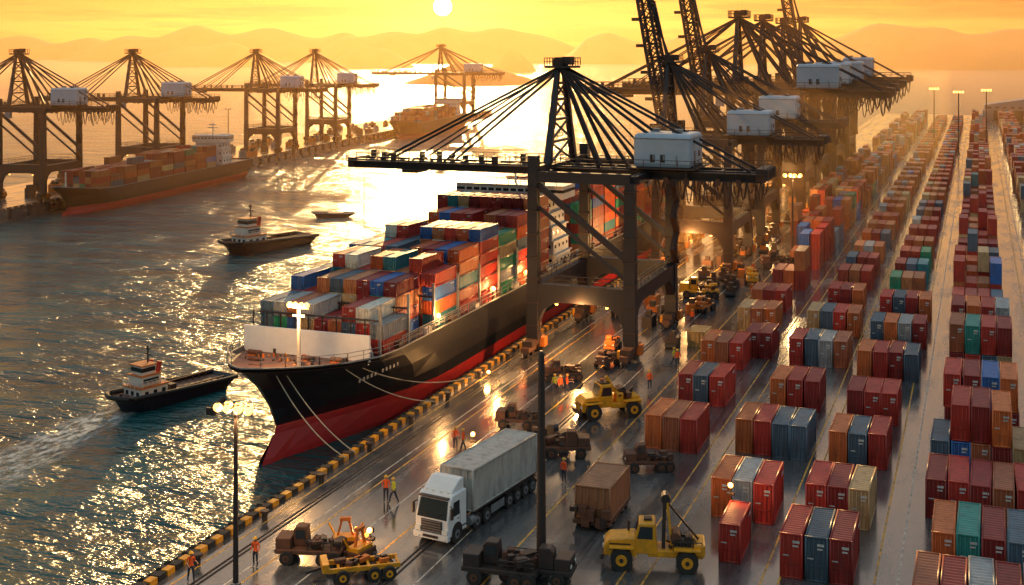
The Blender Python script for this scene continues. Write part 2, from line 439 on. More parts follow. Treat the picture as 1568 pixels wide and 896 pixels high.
b.rail((6.75,16,5.),(6.75,120,5.),'grey',.95,.07,1.9)
for y in (24,38.5,49): b.ball((6.7,y,6.2),.28,'lamp',10,8); b.cyl((6.7,y,5),(6.7,y,6.),.06,'dark')
for y in range(16,122,6): b.box((6.5,y,5.25),(.5,1.2,.6),'cream' if y%4 else 'brown')
for i in range(11):
    if i!=5: b.box((6.05+.055*i,9.2+i*.62,3.6),(.05,.34,.3),'grey')
b.cyl((-3.2,2.8,2.9),(-3.9,2.0,2.2),.22,'dark'); b.box((-4.0,2.,1.9),(.9,.2,.6),'dark')
put('deck_fittings',b.mesh('ship_fit'),ship)
lst=[(13.2,3,()),(18.7,4,(8,)),(24.3,5,()),(30.4,5,()),(36.0,6,()),(41.6,5,()),(47.3,6,()),(53.0,7,())]
o=containers('deck_cargo',bays(ship,13.7,1.36,1.33,5.2,lst,4.85,9),ship,L=5.2,W=1.36,H=1.33,hi=True,labels=.4)
b=MB(); superstructure(b,-6.4,6.4,60.5,66.5,4.7,13.2)
put('bridge_superstructure',b.mesh('ship_bridge'),ship)
lst=[(71+5.7*i,[6,7,7,6,7,6,7,5,5][i],()) for i in range(9)]
containers('deck_cargo_aft',bays(ship,13.7,1.36,1.33,5.2,lst,4.85,9),ship,L=5.2,W=1.36,H=1.33,hi=False)
PR=rad(8.03)
def small_ship(name,loc,L,B,dz,tiers,rz,flip=False,W=1.36,H=1.33):
    e=empty(name,loc,rz); b,G=hull(L,B,dz,sheer=1.4,rake=4.5,boot=-.9)
    put('hull',b.mesh('hull_b'),e)
    cols=int((B-.6)/(W+.05)); n=int((L*.76-9)/5.6)
    lst=[(9+5.6*i,tiers-(1 if i<2 else 0)-(1 if R.random()<.3 else 0),()) for i in range(n)]
    it=[]
    for q in bays(e,B,W,H,5.2,lst,dz-.2,cols): it.append((*q[:3],tuple(x*.7 for x in rc(WY)),0))
    containers('deck_cargo',it,e,L=5.2,W=W,H=H,hi=False)
    b=MB(); superstructure(b,-B/2+1,B/2-1,L*.80,L*.80+5,dz-.3,dz+5.5)
    b.cyl((0,4,dz),(0,4,dz+4),.15,'cream'); put('bridge_superstructure',b.mesh('bridge_b'),e)
    return e
def pierx(y,off):
    return (-153.5-.141*y+off,y,0)
small_ship('container_ship',pierx(204,5.6),86,10,2.4,4,PR)
small_ship('container_ship',pierx(425,6.5),88,12,3.4,4,PR)
b=MB(); b.box((-13,330,-3),(26,560,6),'ground')
for i in range(260):
    y=60+i*2.1; b.box((-.2,y,.18),(.4,1.3,.36),'brown' if i%2 else 'dark')
    if i%3==0: b.cyl((.2,y,-2),(.2,y,.1),.35,'black',n=8)
for i in range(90):
    y=R.uniform(110,560); x=R.uniform(-22,-3); b.box((x,y,.8),(R.uniform(1,2.4),R.uniform(1.5,4),1.6),R.choice(['brown','dark','orange','grey'])); b.box((x,y,1.9),(1,1.2,.7),'dark')
put('breakwater_pier',b.mesh('pier'),loc=(-153.5,0,0),rz=PR)

# ------------------------------------------------------------------ gantry cranes
G0=18.6
def crane_meshes():
    D={}
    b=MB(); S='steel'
    for y in (-9,9):
        b.beam((0,y,1.5),(0,y,G0+2.2),1.25,1.25,S,1.0,1.0)
        b.beam((10.5,y,1.5),(10.5,y,G0-.4),1.25,1.25,S,1.0,1.0)
        b.prism([(.55,3.2),(1.2,4.7),(2.4,5.6),(8.1,5.6),(9.3,4.7),(9.95,3.2),(9.95,7.4),(.55,7.4)],'y',y-.5,y+.5,S)
        b.beam((.5,y,G0-.9),(10,y,10.4),.55,.55,S); b.beam((.5,y,G0-3.2),(10,y,8.3),.35,.35,S)
        b.beam((0,y,G0),(10.5,y,G0),.9,1.1,S)
        b.rail((.6,y-.5,7.4),(9.9,y-.5,7.4),S,1.,.07)
        for z in np.arange(3,G0-1,2.4):
            b.box((0,y,z),(1.36,1.36,.1),'steel2'); b.box((10.5,y,z),(1.36,1.36,.1),'steel2')
        b.beam((.75,y-.3,2),(.62,y-.3,G0),.1,.1,'steel2'); b.beam((9.8,y-.3,2),(9.95,y-.3,G0-1),.1,.1,'steel2')
        for x in (0,10.5):
            b.box((x,y,1.35),(1.1,4.2,.6),'steel2')
            for dy in (-1.6,1.6): 
                b.box((x,y+dy,.85),(.9,2.4,.5),'brown')
                for d2 in (-.7,.7): b.cyl((x-.25,y+dy+d2,.38),(x+.25,y+dy+d2,.38),.36,'dark',n=12)
            b.box((x+.75,y+1,1.1),(.5,1.,1.),'orange'); b.box((x-.75,y-1.4,1.),(.4,.7,.8),'yellow')
    for x in (0,10.5):
        b.prism([(-8.4,3.6),(-7.4,5.0),(-6,5.7),(6,5.7),(7.4,5.0),(8.4,3.6),(8.4,7.2),(-8.4,7.2)],'x',x-.45,x+.45,S)
        b.beam((x,-8.5,G0-.2),(x,8.5,G0-.2),.8,.9,S)
        b.rail((x,-8,7.2),(x,8,7.2),S,1.,.07)
    z=7.4;sgn=1
    while z<G0-1.5:
        b.beam((11.3,8.2-(1-sgn)*1.,z),(11.3,8.2-(1+sgn)*1.,z+1.8),.7,.1,'steel2'); b.rail((11.6,8.2-(1-sgn)*1.,z),(11.6,8.2-(1+sgn)*1.,z+1.8),S,.8,.05)
        z+=1.8; sgn=-sgn
    for x in (2.5,8): b.box((x,-9,5.5),(.5,.35,.2),'dark'); b.ball((x,-9,5.36),.18,'lamp',8,6)
    D['portal_frame']=b.mesh('portal_frame')
    b=MB(); AZ=30.0
    for s in (-1,1):
        b.beam((0,4.6*s,G0+.6),(0,1.0*s,AZ),.75,.75,S,.5,.5)
        b.beam((0,8.6*s,G0+.6),(0,4.6*s,G0+.6),.6,.8,S)
        b.beam((5.2,2.2*s,G0+.6),(.4,.9*s,AZ-.3),.5,.5,S,.35,.35)
    def wid(z): return 4.6-(z-G0-.6)/(AZ-G0-.6)*3.6
    zz=[G0+.6,G0+3.2,G0+5.6,G0+7.8,G0+9.6]
    for i,z in enumerate(zz):
        b.beam((0,-wid(z),z),(0,wid(z),z),.28,.28,S)
        if i<4:
            b.beam((0,-wid(z),z),(0,wid(zz[i+1]),zz[i+1]),.18,.18,S); b.beam((0,wid(z),z),(0,-wid(zz[i+1]),zz[i+1]),.18,.18,S)
            b.rail((-.4,-wid(z),z),(-.4,wid(z),z),'steel2',.8,.06)
    b.box((.2,0,AZ),(3.,3.8,.25),S); 
    for p,q in (((-1.3,-1.9),(1.7,-1.9)),((1.7,-1.9),(1.7,1.9)),((1.7,1.9),(-1.3,1.9)),((-1.3,1.9),(-1.3,-1.9))): b.rail((*p,AZ+.1),(*q,AZ+.1),S,.9,.08,.8)
    for y in (-1.1,-.4,.4,1.1): b.cyl((0,y-.1,AZ+.5),(0,y+.1,AZ+.5),.6,'steel2',n=14)
    b.box((.9,0,AZ+.7),(.9,1.6,.9),'steel2')
    D['tower']=b.mesh('tower')
    b=MB()
    def boom(x0,x1):
        for s in (-1,1):
            b.beam((x0,1.7*s,G0),(x1,1.7*s,G0),.5,1.05,S)
            b.beam((x0,2.5*s,G0+.35),(x1,2.5*s,G0+.35),.9,.1,'steel2'); b.rail((x0,2.9*s,G0+.4),(x1,2.9*s,G0+.4),'steel2',.95,.07,1.3)
        n=int(abs(x1-x0)/2.2)
        for i in range(n+1):
            x=x0+(x1-x0)*i/n; b.beam((x,-1.9,G0+.3),(x,1.9,G0+.3),.25,.3,S)
            if i<n:
                x2=x0+(x1-x0)*(i+1)/n; b.beam((x,-1.6,G0+.2),(x2,1.6,G0+.2),.14,.14,S)
    boom(-1,23.)
    for (x,w) in ((8.5,.34),(11,.2),(15.8,.3),(21.5,.26)):
        for s in (-1,1): b.beam((.3,1.1*s,AZ-.1),(x,1.8*s,G0+.5),w,w,S)
    for y in (-2.4,2.4):
        x=10.5
        while x<22.6:
            w=R.uniform(.6,1.0); h=R.uniform(1.3,2.9)
            b.tube([(x+w*t,y,G0-.55-h*(1-(2*t-1)**2)) for t in np.linspace(0,1,9)],.065,'steel2',5); x+=w
        b.beam((10,y,G0-.5),(22.8,y,G0-.5),.2,.15,S)
    for x in np.arange(-.5,22.5,1.1): b.box((x,R.choice([-2.6,2.6]),G0-.6),(.5,.4,.7),'steel2')
    b.box((22.6,0,G0+.2),(.9,5,1.4),'steel2')
    for y in np.linspace(-2.3,2.3,6): b.box((23.2,y,G0+.3),(.5,.35,1.1),'dark')
    D['landside_girder']=b.mesh('landside_girder')
    b=MB(); boom(-25.5,-1)
    for x,w in ((-21.5,.24),(-13.5,.24),(-17.5,.16)):
        for s in (-1,1): b.beam((0,1.1*s,AZ-.1),(x,1.8*s,G0+.5),w,w,S)
    for x in np.arange(-24,-1,2.1): b.box((x,R.uniform(-2,2),G0+.9),(.5,.5,R.uniform(.5,1.1)),'steel2')
    b.box((-25.3,0,G0+.1),(.8,4.2,1.1),'steel2')
    b.box((-18,0,G0-.8),(2.0,3,.4),'steel2'); b.box((-3,1.,G0-1.6),(1.2,1.2,1.3),'house')
    b.beam((-24.5,-.3,G0-.4),(-24.5,-.3,8.),.05,.05,'dark')
    D['boom_lowered']=b.mesh('boom_lowered')
    b=MB(); A=Vector((-1,0,G0)); E=Vector((-7,0,G0+34)); d=(E-A).normalized(); nn=Vector((d.z,0,-d.x))
    ch=[]
    for s in (-1,1):
        for o in (0,1.9): 
            off=Vector((0,1.7*s,0))+nn*o; ch.append(off); b.beam(A+off,E+off*.8,.42,.42,S)
    n=17
    for i in range(n):
        p=A.lerp(E,i/n); q=A.lerp(E,(i+1)/n)
        for a,c in ((0,1),(2,3),(0,2),(1,3)):
            b.beam(p+ch[a],q+ch[c],.2,.2,S); b.beam(p+ch[c],q+ch[a],.15,.15,'steel2'); b.beam(p+ch[a],p+ch[c],.2,.2,S)
        if i%2: b.box(p+ch[0]+nn*-.7,(1.1,.8,.5),'steel2')
    b.beam((0,1,AZ),A.lerp(E,.6)+ch[1],.25,.25,S); b.beam((0,-1,AZ),A.lerp(E,.6)+ch[3],.25,.25,S)
    b.beam((0,1,AZ),A.lerp(E,.35)+ch[1],.2,.2,S); b.beam((0,-1,AZ),A.lerp(E,.35)+ch[3],.2,.2,S)
    D['boom_raised']=b.mesh('boom_raised')
    b=MB(); hx,hw=12.3,6.2
    b.prism([(-3.1,G0+.75),(3.1,G0+.75),(3.1,G0+3.9),(2.6,G0+4.35),(-2.6,G0+4.35),(-3.1,G0+3.9)],'x',hx-hw/2,hx+hw/2,'house')
    D['machine_house']=b.mesh('machine_house')
    b=MB(); z=G0
    for x in (hx-1.0,hx+.1): b.box((x,-3.12,z+1.75),(.5,.08,.8),'dark'); b.box((x+.13,-3.17,z+1.85),(.2,.04,.5),'grey')
    b.box((hx+1.6,-3.12,z+1.5),(.1,.06,1.1),'grey'); b.box((hx+hw/2,-1,z+1.7),(.1,.8,1.6),'grey'); b.box((hx+hw/2,1.3,z+2.1),(.1,.9,.6),'glass')
    b.box((hx,0,z+3.86),(hw+.1,6.3,.08),'grey')
    b.box((hx,0,z+.68),(hw+1.2,7.4,.14),'steel2'); b.rail((hx-hw/2-.6,-3.7,z+.7),(hx+hw/2+.6,-3.7,z+.7),'steel2',.9,.06)
    b.rail((hx+hw/2+.6,-3.7,z+.7),(hx+hw/2+.6,3.7,z+.7),'steel2',.9,.06)
    b.box((hx+1,0,z+4.5),(1,1.2,.4),'grey'); b.box((hx-1.6,1,z+4.5),(.7,.7,.4),'grey')
    for x in (hx-2.6,hx+2.6): 
        for y in (-2.9,2.9): b.beam((x,y,z-.2),(x,y,z+.7),.3,.3,S)
    D['house_details']=b.mesh('house_details')
    return D
CM=crane_meshes()
def plight(loc,energy,parent=None,col=(1,.5,.16)):
    l=bpy.data.lights.new('lamp_light','POINT'); l.energy=energy; l.color=col; l.shadow_soft_size=.25
    o=bpy.data.objects.new('lamp_light',l); scene.collection.objects.link(o); o.location=loc
    if parent: o.parent=parent
    return o
def crane(loc,rz=0,raised=False,sc=(1,1,1),name='ship_to_shore_gantry_crane',lit=0):
    e=empty(name,loc,rz,sc)
    for k in ('portal_frame','tower','landside_girder','boom_raised' if raised else 'boom_lowered','machine_house','house_details'):
        put(k,CM[k],e,bevel=.3 if k=='machine_house' else 0)
    if lit: plight((5.2,-9.6,5.0),lit,e)
    return e
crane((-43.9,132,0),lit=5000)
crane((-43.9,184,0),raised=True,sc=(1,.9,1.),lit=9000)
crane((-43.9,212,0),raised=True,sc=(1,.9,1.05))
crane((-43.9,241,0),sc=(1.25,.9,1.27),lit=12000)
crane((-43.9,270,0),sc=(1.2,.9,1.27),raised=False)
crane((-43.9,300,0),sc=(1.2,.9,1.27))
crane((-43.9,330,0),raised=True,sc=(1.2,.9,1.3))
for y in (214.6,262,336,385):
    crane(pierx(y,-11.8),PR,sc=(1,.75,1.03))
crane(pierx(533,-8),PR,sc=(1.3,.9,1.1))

# ------------------------------------------------------------------ yard containers
TAN=(.58,.36,.17);GRY=(.36,.37,.38);ORG=(.62,.15,.035);RED=(.50,.04,.025);BLU=(.03,.13,.38);DGR=(.08,.13,.18);MAR=(.30,.025,.02);BRN=(.42,.12,.05);TEA=(.03,.28,.24)
def group(xc,y,cols,rz=0,L=5.1,H=2.7,cols2=()):
    it=[]
    for lev,cs in enumerate((cols,cols2)):
        n=len(cs)
        for i,c in enumerate(cs):
            k=R.uniform(.8,1.15)
            it.append(((i-(n-1)/2)*1.44+R.uniform(-.02,.02),L/2+R.uniform(-.28,.28),lev*(H+.02),tuple(q*k for q in c),R.uniform(-.018,.018)))
    containers('shipping_container_stack',it,None,(xc,y,0),rz,L=L,H=H,labels=.75)
A=[(-23.,97,[ORG,BRN,RED]),(-23.4,110,[MAR,DGR,RED]),(-24.2,123.7,[ORG,BRN,RED]),(-21.4,129,[MAR,MAR]),(-23.6,141,[TAN,BRN,ORG]),(-24,152,[BRN,MAR,RED])]
Bq=[(-15.1,84.2,[ORG,GRY,RED]),(-15.3,98.2,[ORG,RED,DGR,DGR]),(-15.3,111.7,[ORG,RED,MAR]),(-15.2,127.7,[RED,DGR,GRY,BRN]),(-15.3,142,[TAN,DGR,RED,ORG]),(-15.3,156,[RED,MAR,ORG])]
C=[(-9.2,75.9,[RED,DGR,MAR]),(-8.9,85.2,[RED,MAR,TAN]),(-8.7,97.8,[ORG,DGR,RED]),(-8.6,110,[MAR,RED,RED]),(-8.3,125,[ORG,RED,MAR,DGR]),(-8.2,139,[DGR,ORG,GRY,MAR]),(-8.2,153,[RED,DGR,MAR,ORG])]
for g in A+Bq+C: group(*g)
group(-14.6,77.2,[RED],L=4.2,H=2.4)
for i,y in enumerate((70.5,79.6,89,98.2,107.5,117,127,137)):
    group(.1,y,[[BRN,MAR,GRY,MAR,GRY],[ORG,TEA,MAR,DGR],[MAR,RED,MAR,BRN,RED],[DGR,BLU,BRN,MAR,TAN],[MAR,ORG,RED,MAR],[ORG,DGR,TAN,TEA],[MAR,RED,DGR,TAN],[RED,TAN,ORG,MAR]][i],L=5.8,
          cols2={3:[RED,MAR,ORG],4:[RED,MAR,BLU,ORG],6:[BRN,TEA,RED,MAR],7:[MAR,ORG,RED,GRY]}.get(i,()))
it=[]
def row(x0,cols,y0,y1,pitch,t,pf=.92,p2=.6):
    y=y0
    while y<y1:
        if R.random()<pf:
            for c in range(cols):
                for k in range(t if R.random()<p2 else max(1,t-1)): it.append((x0+c*1.44+R.uniform(-.03,.03),y+2.8+R.uniform(-.2,.2),k*2.62,rc(WY),0))
        y+=pitch*R.choice([1,1,1,1.25])
row(-25.2,3,167,580,7.2,2); row(-29.6,2,215,560,6.2,2,.8)
row(-17.0,3,170,590,11.0,1,.95); row(-10.2,3,167,590,11.,1,.95)
row(-2.4,4,149,595,8.6,2,.97,.3)
containers('container_yard_rows',it,hi=False,H=2.6); it=[]
for k in range(6): row(8.2+k*10.6,4,(112 if k<1 else 130),590,7.4,2,.95)
containers('container_yard_rows',it,hi=False,H=2.6)
# ------------------------------------------------------------------ vehicles
def truck():
    e=empty('semi_trailer_truck',(-33.1,73.2,0),-rad(8.3),(1.04,1.06,1.08))
    b=MB()
    b.prism([(0,.5),(-.05,1.5),(.28,2.65),(.5,2.95),(2.1,2.95),(2.1,.5)],'x',-1.22,1.22,'white')
    b.prism([(.5,2.9),(.75,3.15),(1.5,3.6),(2.05,3.62),(2.05,2.9)],'x',-1.05,1.05,'white')
    put('cab',b.mesh('truck_cab'),e,bevel=.09)
    b=MB()
    b.add([(-1.08,-.065,1.58),(1.08,-.065,1.58),(1.0,.245,2.62),(-1.0,.245,2.62)],[(0,1,2,3)],'glass')
    b.box((0,-.06,1.1),(1.5,.08,.75),'dark')
    for z in (.82,.97,1.12,1.27,1.42): b.box((0,-.11,z),(1.4,.05,.05),'grey')
    b.box((0,-.05,.55),(2.5,.3,.34),'white'); b.box((0,-.21,.55),(1.1,.03,.16),'dark')
    for s in (-1,1):
        b.box((s*.98,-.1,.88),(.38,.1,.24),'lens'); b.box((s*.95,-.21,.5),(.28,.04,.13),'lens')
        b.add([(s*1.225,.35,1.65),(s*1.225,1.25,1.65),(s*1.225,1.25,2.5),(s*1.225,.55,2.5)],[(0,1,2,3)],'glass')
        b.box((s*1.42,.05,2.0),(.1,.22,.65),'dark'); b.beam((s*1.2,.2,2.4),(s*1.42,.05,2.3),.05,.05,'dark')
        b.box((s*1.225,1.3,1.2),(.02,.02,1.4),'dark'); b.box((s*1.24,1.05,1.45),(.04,.18,.04),'dark')
        for z in (.55,.85): b.box((s*1.23,1.75,z),(.1,.4,.06),'dark')
        b.cyl((s*1.15,.95,.62),(s*1.235,.95,.62),.62,'black',n=20)
        b.beam((s*.15,-.09,1.62),(s*.7,-.02,1.9),.03,.03,'black')
    b.box((0,.22,2.78),(2.1,.28,.08),'dark')
    for x in (-.8,-.3,.3,.8): b.box((x,.6,3.0),(.18,.1,.1),'lens')
    b.box((0,5.6,.95),(.9,11,.3),'dark'); b.box((0,7.2,1.16),(2.4,8.3,.12),'dark')
    b.cyl((1.0,2.6,.7),(1.0,3.3,.7),.3,'grey'); b.cyl((.8,2.35,1.1),(.8,2.35,3.),.09,'grey')
    for y in (.95,3.4): 
        for s in (-1,1): b.wheel((s*1.05,y,.52),.52,.36)
    for y in (4.55,7.5,8.6,9.7,10.7):
        for s in (-1,1): b.wheel((s*1.02,y,.5),.5,.5)
    for y in (7.5,8.6,9.7,10.7):
        for s in (-1,1): b.box((s*1.05,y,1.04),(.5,1.,.04),'dark')
    b.box((0,11.4,.6),(2.4,.1,.18),'dark'); 
    for s in (-1,1): b.box((s*.95,11.46,.7),(.3,.05,.15),'red'); b.box((s*1.2,6.,.65),(.05,1.7,.5),'grey')
    put('chassis_and_fittings',b.mesh('truck_chassis'),e)
    containers('trailer_container',[(0,7.1,1.23,(.46,.45,.42),0)],e,L=8.6,W=2.5,H=2.55)
truck()
def mobile(name,loc,rz,sc=1,col='yellow'):
    e=empty(name,loc,rz,(sc,sc,sc)); b=MB()
    b.prism([(-3.1,.75),(-3.1,1.45),(-2.75,1.75),(-1.1,1.9),(-1.1,.75)],'y',-.85,.85,col)
    b.prism([(-1.15,.9),(-1.2,2.),(-.95,2.75),(.05,2.8),(.2,.9)],'y',-.8,.8,col)
    b.box((1.3,0,.95),(3.4,1.5,.45),col); b.box((2.75,0,1.3),(.7,1.9,.7),col)
    put('body',b.mesh('mc_body'),e,bevel=.08)
    b=MB()
    for s in (-1,1):
        b.add([(-1.06,s*.815,1.85),(-.1,s*.815,1.85),(-.1,s*.815,2.6),(-.85,s*.815,2.6)],[(0,1,2,3)],'glass')
        b.box((-2.1,s*.87,1.35),(1.3,.03,.4),'dark')
        for x in (-2.0,2.0): b.wheel((x,s*1.05,.68),.68,.55,'y',col)
        b.box((-2.,s*1.05,1.42),(1.5,.6,.08),col); b.box((2.,s*1.05,1.42),(1.6,.6,.08),col)
        b.box((-3.14,s*.6,1.3),(.06,.24,.2),'lens')
    b.add([(-1.225,-.7,1.95),(-1.225,.7,1.95),(-.985,.7,2.68),(-.985,-.7,2.68)],[(0,1,2,3)],'glass')
    for z in (.95,1.1,1.25): b.box((-3.13,0,z),(.05,.8,.06),'dark')
    b.box((-3.2,0,.7),(.2,1.9,.3),'dark'); b.box((-.4,0,2.86),(.5,.5,.14),'dark')
    for s in (-.35,.35): b.beam((.55,s,1.),(.65,s,4.2),.22,.22,'dark'); b.beam((1.1,s,1.),(.8,s,4.),.14,.14,col)
    for z in (1.8,2.5,3.2,3.9): b.box((.65,0,z),(.2,.9,.14),col)
    b.cyl((.7,-.4,4.2),(.7,.4,4.2),.3,'dark'); b.beam((.8,0,3.9),(2.7,0,1.7),.12,.12,'dark')
    b.box((1.7,0,1.5),(1.0,1.2,.6),'dark'); b.cyl((1.3,-.6,1.9),(1.3,.6,1.9),.32,'brown'); b.cyl((2.1,-.55,1.75),(2.1,.55,1.75),.26,'dark')
    b.cyl((-1.6,.5,1.8),(-1.6,.5,2.5),.07,'dark'); b.rail((1.2,-.9,1.2),(2.9,-.9,1.2),'dark',.6,.05,.6)
    for i in range(7): b.tube([(1.2+.2*i,-.5,1.9),(1.4+.2*i,-.7,1.6),(1.5+.2*i,-.9,1.2)],.04,'black')
    for i in range(14): b.box((R.uniform(.9,2.9),R.uniform(-.8,.8),R.uniform(1.2,2.0)),(R.uniform(.15,.4),R.uniform(.1,.4),R.uniform(.1,.4)),R.choice(['dark','brown','dark','yellow']),rz=R.random())
    put('cab_mast_and_wheels',b.mesh('mc_det'),e)
mobile('yellow_mobile_crane',(-18.9,75.2,0),rad(14),1.0)
def haul(name,loc,rz,sc=1,col='yellow'):
    e=empty(name,loc,rz,(sc,sc,sc)); b=MB()
    b.prism([(-2.9,.7),(-3.,1.5),(-2.6,2.0),(-1.2,2.15),(-1.2,.7)],'y',-1.,1.,col)
    b.prism([(-1.25,1.),(-1.3,2.1),(-1.0,3.1),(.1,3.15),(.25,1.)],'y',-.95,.95,col)
    b.box((1.5,0,1.15),(3.,2.1,.5),col); b.box((.9,0,1.8),(.7,1.8,.9),col); b.box((2.5,0,1.65),(.8,1.9,.5),col)
    put('body',b.mesh('haul_body'),e,bevel=.08); b=MB()
    b.box((-2.97,0,1.15),(.12,1.3,.7),'dark')
    for y in (-.5,-.25,0,.25,.5): b.box((-3.05,y,1.15),(.05,.08,.7),col)
    for s in (-1,1):
        b.add([(-1.05,s*.965,2.1),(0,s*.965,2.1),(0,s*.965,2.9),(-.85,s*.965,2.9)],[(0,1,2,3)],'glass')
        b.box((-3.,s*.82,1.2),(.1,.24,.24),'lens'); b.box((-1.9,s*1.02,1.5),(1.1,.03,.4),'dark')
        for x in (-1.9,2.1): b.wheel((x,s*1.2,.75),.75,.6,'y',col); b.box((x,s*1.2,1.58),(1.7,.65,.08),col)
    b.add([(-1.32,-.8,2.15),(-1.32,.8,2.15),(-1.06,.8,3.0),(-1.06,-.8,3.0)],[(0,1,2,3)],'glass')
    b.box((-3.1,0,.65),(.25,2.3,.35),'dark'); b.box((-.5,0,3.22),(.9,1.2,.12),'dark'); b.box((-.5,.3,3.35),(.25,.25,.2),'orange')
    b.cyl((1.3,-.6,2.35),(1.3,.6,2.35),.35,'dark'); b.beam((.7,0,2.2),(-.2,0,3.7),.3,.3,col); b.beam((1.6,.4,1.4),(2.8,.4,2.4),.15,.15,'dark')
    b.box((1.9,0,1.9),(.5,1.5,.5),'brown')
    for i in range(12): b.box((R.uniform(.4,2.9),R.uniform(-.9,.9),R.uniform(1.5,2.3)),(R.uniform(.2,.5),R.uniform(.2,.5),R.uniform(.1,.4)),R.choice(['dark','brown','orange']),rz=R.random())
    put('cab_grille_and_wheels',b.mesh('haul_det'),e)
haul('yellow_heavy_truck',(-30.4,104.4,0),rad(38),.92)
def tug_tractor(name,loc,rz,sc=1,col='brown',load=True):
    e=empty(name,loc,rz,(sc,sc,sc)); b=MB()
    b.box((0,0,.75),(4.2,1.5,.28),col); b.box((-1.55,0,1.2),(.95,1.4,.75),col); b.prism([(-1.05,.9),(-1.05,1.9),(-.85,2.1),(-.2,2.1),(-.1,.9)],'y',-.1,.7,col)
    put('body',b.mesh('tt_body'),e,bevel=.05); b=MB()
    b.add([(-1.07,-.02,1.4),(-1.07,.6,1.4),(-.9,.58,2.0),(-.9,0,2.0)],[(0,1,2,3)],'glass')
    b.box((-.6,-.12,1.65),(.6,.03,.5),'glass')
    for s in (-1,1):
        for x in (-1.3,1.,1.7): b.wheel((x,s*.8,.42),.42,.32,'y','brown')
        b.box((-2.05,s*.5,1.15),(.05,.22,.16),'lens')
    for y in (-.4,-.13,.13,.4): b.box((-2.04,y,1.),(.05,.06,.4),'dark')
    if load:
        for i in range(14): b.box((R.uniform(.1,1.9),R.uniform(-.5,.5),R.uniform(1.,1.45)),(R.uniform(.2,.8),R.uniform(.2,.6),R.uniform(.15,.4)),R.choice([col,'dark','brown']),rz=R.uniform(0,1))
    b.rail((0,-.7,.9),(2.,-.7,.9),'dark',.5,.05,.5); b.cyl((.2,0,1.),(.2,.8,1.2),.16,'dark')
    put('cab_and_wheels',b.mesh('tt_det'),e)
tt=[(-37.8,114,30,.9,'brown'),(-36.6,98.5,10,.9,'brown'),(-30.6,92.8,200,1.0,'brown'),(-32.6,95.3,160,.8,'dark'),(-35.2,120.5,80,.8,'brown'),(-23.6,92,25,.9,'brown'),
    (-39.2,68.2,15,1.,'brown'),(-26.9,69.6,5,1.1,'dark'),(-24.9,70.6,185,1.05,'dark'),(-33.8,158,10,1.2,'yellow'),(-31.5,150,80,.9,'orange'),(-29,170,100,1.1,'yellow'),
    (-27.5,183,20,1.2,'brown'),(-36,196,90,1.2,'brown'),(-40.5,145,90,.9,'brown'),(-36.5,127,95,.8,'orange')]
for x,y,a,s,c in tt: tug_tractor('terminal_tractor',(x,y,0),rad(a),s,c)
def flat_trailer(loc,rz):
    e=empty('yellow_flatbed_trailer',loc,rz); b=MB()
    for s in (-1,1): b.box((0,s*.65,.8),(4.4,.18,.25),'yellow')
    for x in np.linspace(-2.1,2.1,8): b.box((x,0,.82),(.14,1.5,.16),'yellow')
    b.box((-2.3,0,1.0),(.4,1.6,.5),'yellow'); b.beam((-2.5,0,.8),(-3.4,0,.6),.2,.15,'dark')
    for x in (-1.3,.6,1.5):
        for s in (-1,1): b.wheel((x,s*.85,.42),.42,.3,'y','yellow')
    for i in range(8): b.box((R.uniform(-1.8,1.8),R.uniform(-.3,.3),1.),(R.uniform(.3,.8),.4,.25),R.choice(['dark','brown','orange']),rz=R.random())
    b.box((.4,0,.62),(3,.8,.15),'dark'); put('frame_and_wheels',b.mesh('flat'),e)
flat_trailer((-35.,67.2,0),rad(35))
def grab(loc,rz):
    e=empty('orange_cargo_grab',loc,rz); b=MB()
    b.box((0,0,.5),(1.8,1.2,.5),'brown'); b.box((0,0,.85),(1.5,.9,.25),'yellow')
    for s in (-1,1):
        b.beam((s*.5,0,.9),(s*.2,0,2.),.14,.14,'orange'); b.beam((s*.7,.3,.9),(s*1.1,.4,1.6),.1,.1,'yellow')
        b.wheel((s*.7,-.5,.3),.3,.2,'y'); b.wheel((s*.7,.5,.3),.3,.2,'y')
    b.box((0,0,2.),(.7,.3,.2),'orange'); b.ball((.7,0,1.35),.14,'beacon',8,6)
    put('frame_arms_and_beacon',b.mesh('grab'),e)
grab((-37.9,70.4,0),.4); grab((-36.3,69.3,0),1.4)
e=empty('container_dolly',(-24.2,79.2,0),0)
b=MB(); b.box((0,2.6,.45),(2.5,5.6,.22),'brown')
for y in (.6,1.6,3.6,4.6):
    for s in (-1,1): b.wheel((s*1.05,y,.36),.36,.3)
for i in range(10): b.box((R.uniform(-1.2,1.2),-.25,R.uniform(.5,1.4)),(R.uniform(.3,.6),R.uniform(.3,.6),R.uniform(.3,.7)),R.choice(['dark','brown']))
put('frame_and_wheels',b.mesh('dolly'),e)
containers('rusty_container',[(0,2.7,.58,(.30,.13,.06),0)],e,L=5.0,W=2.5,H=2.2)
containers('shipping_container_stack',[(0,0,0,(.4,.27,.1),0)],None,(-28.4,133,0),0,L=3.2,W=2.,H=1.7)

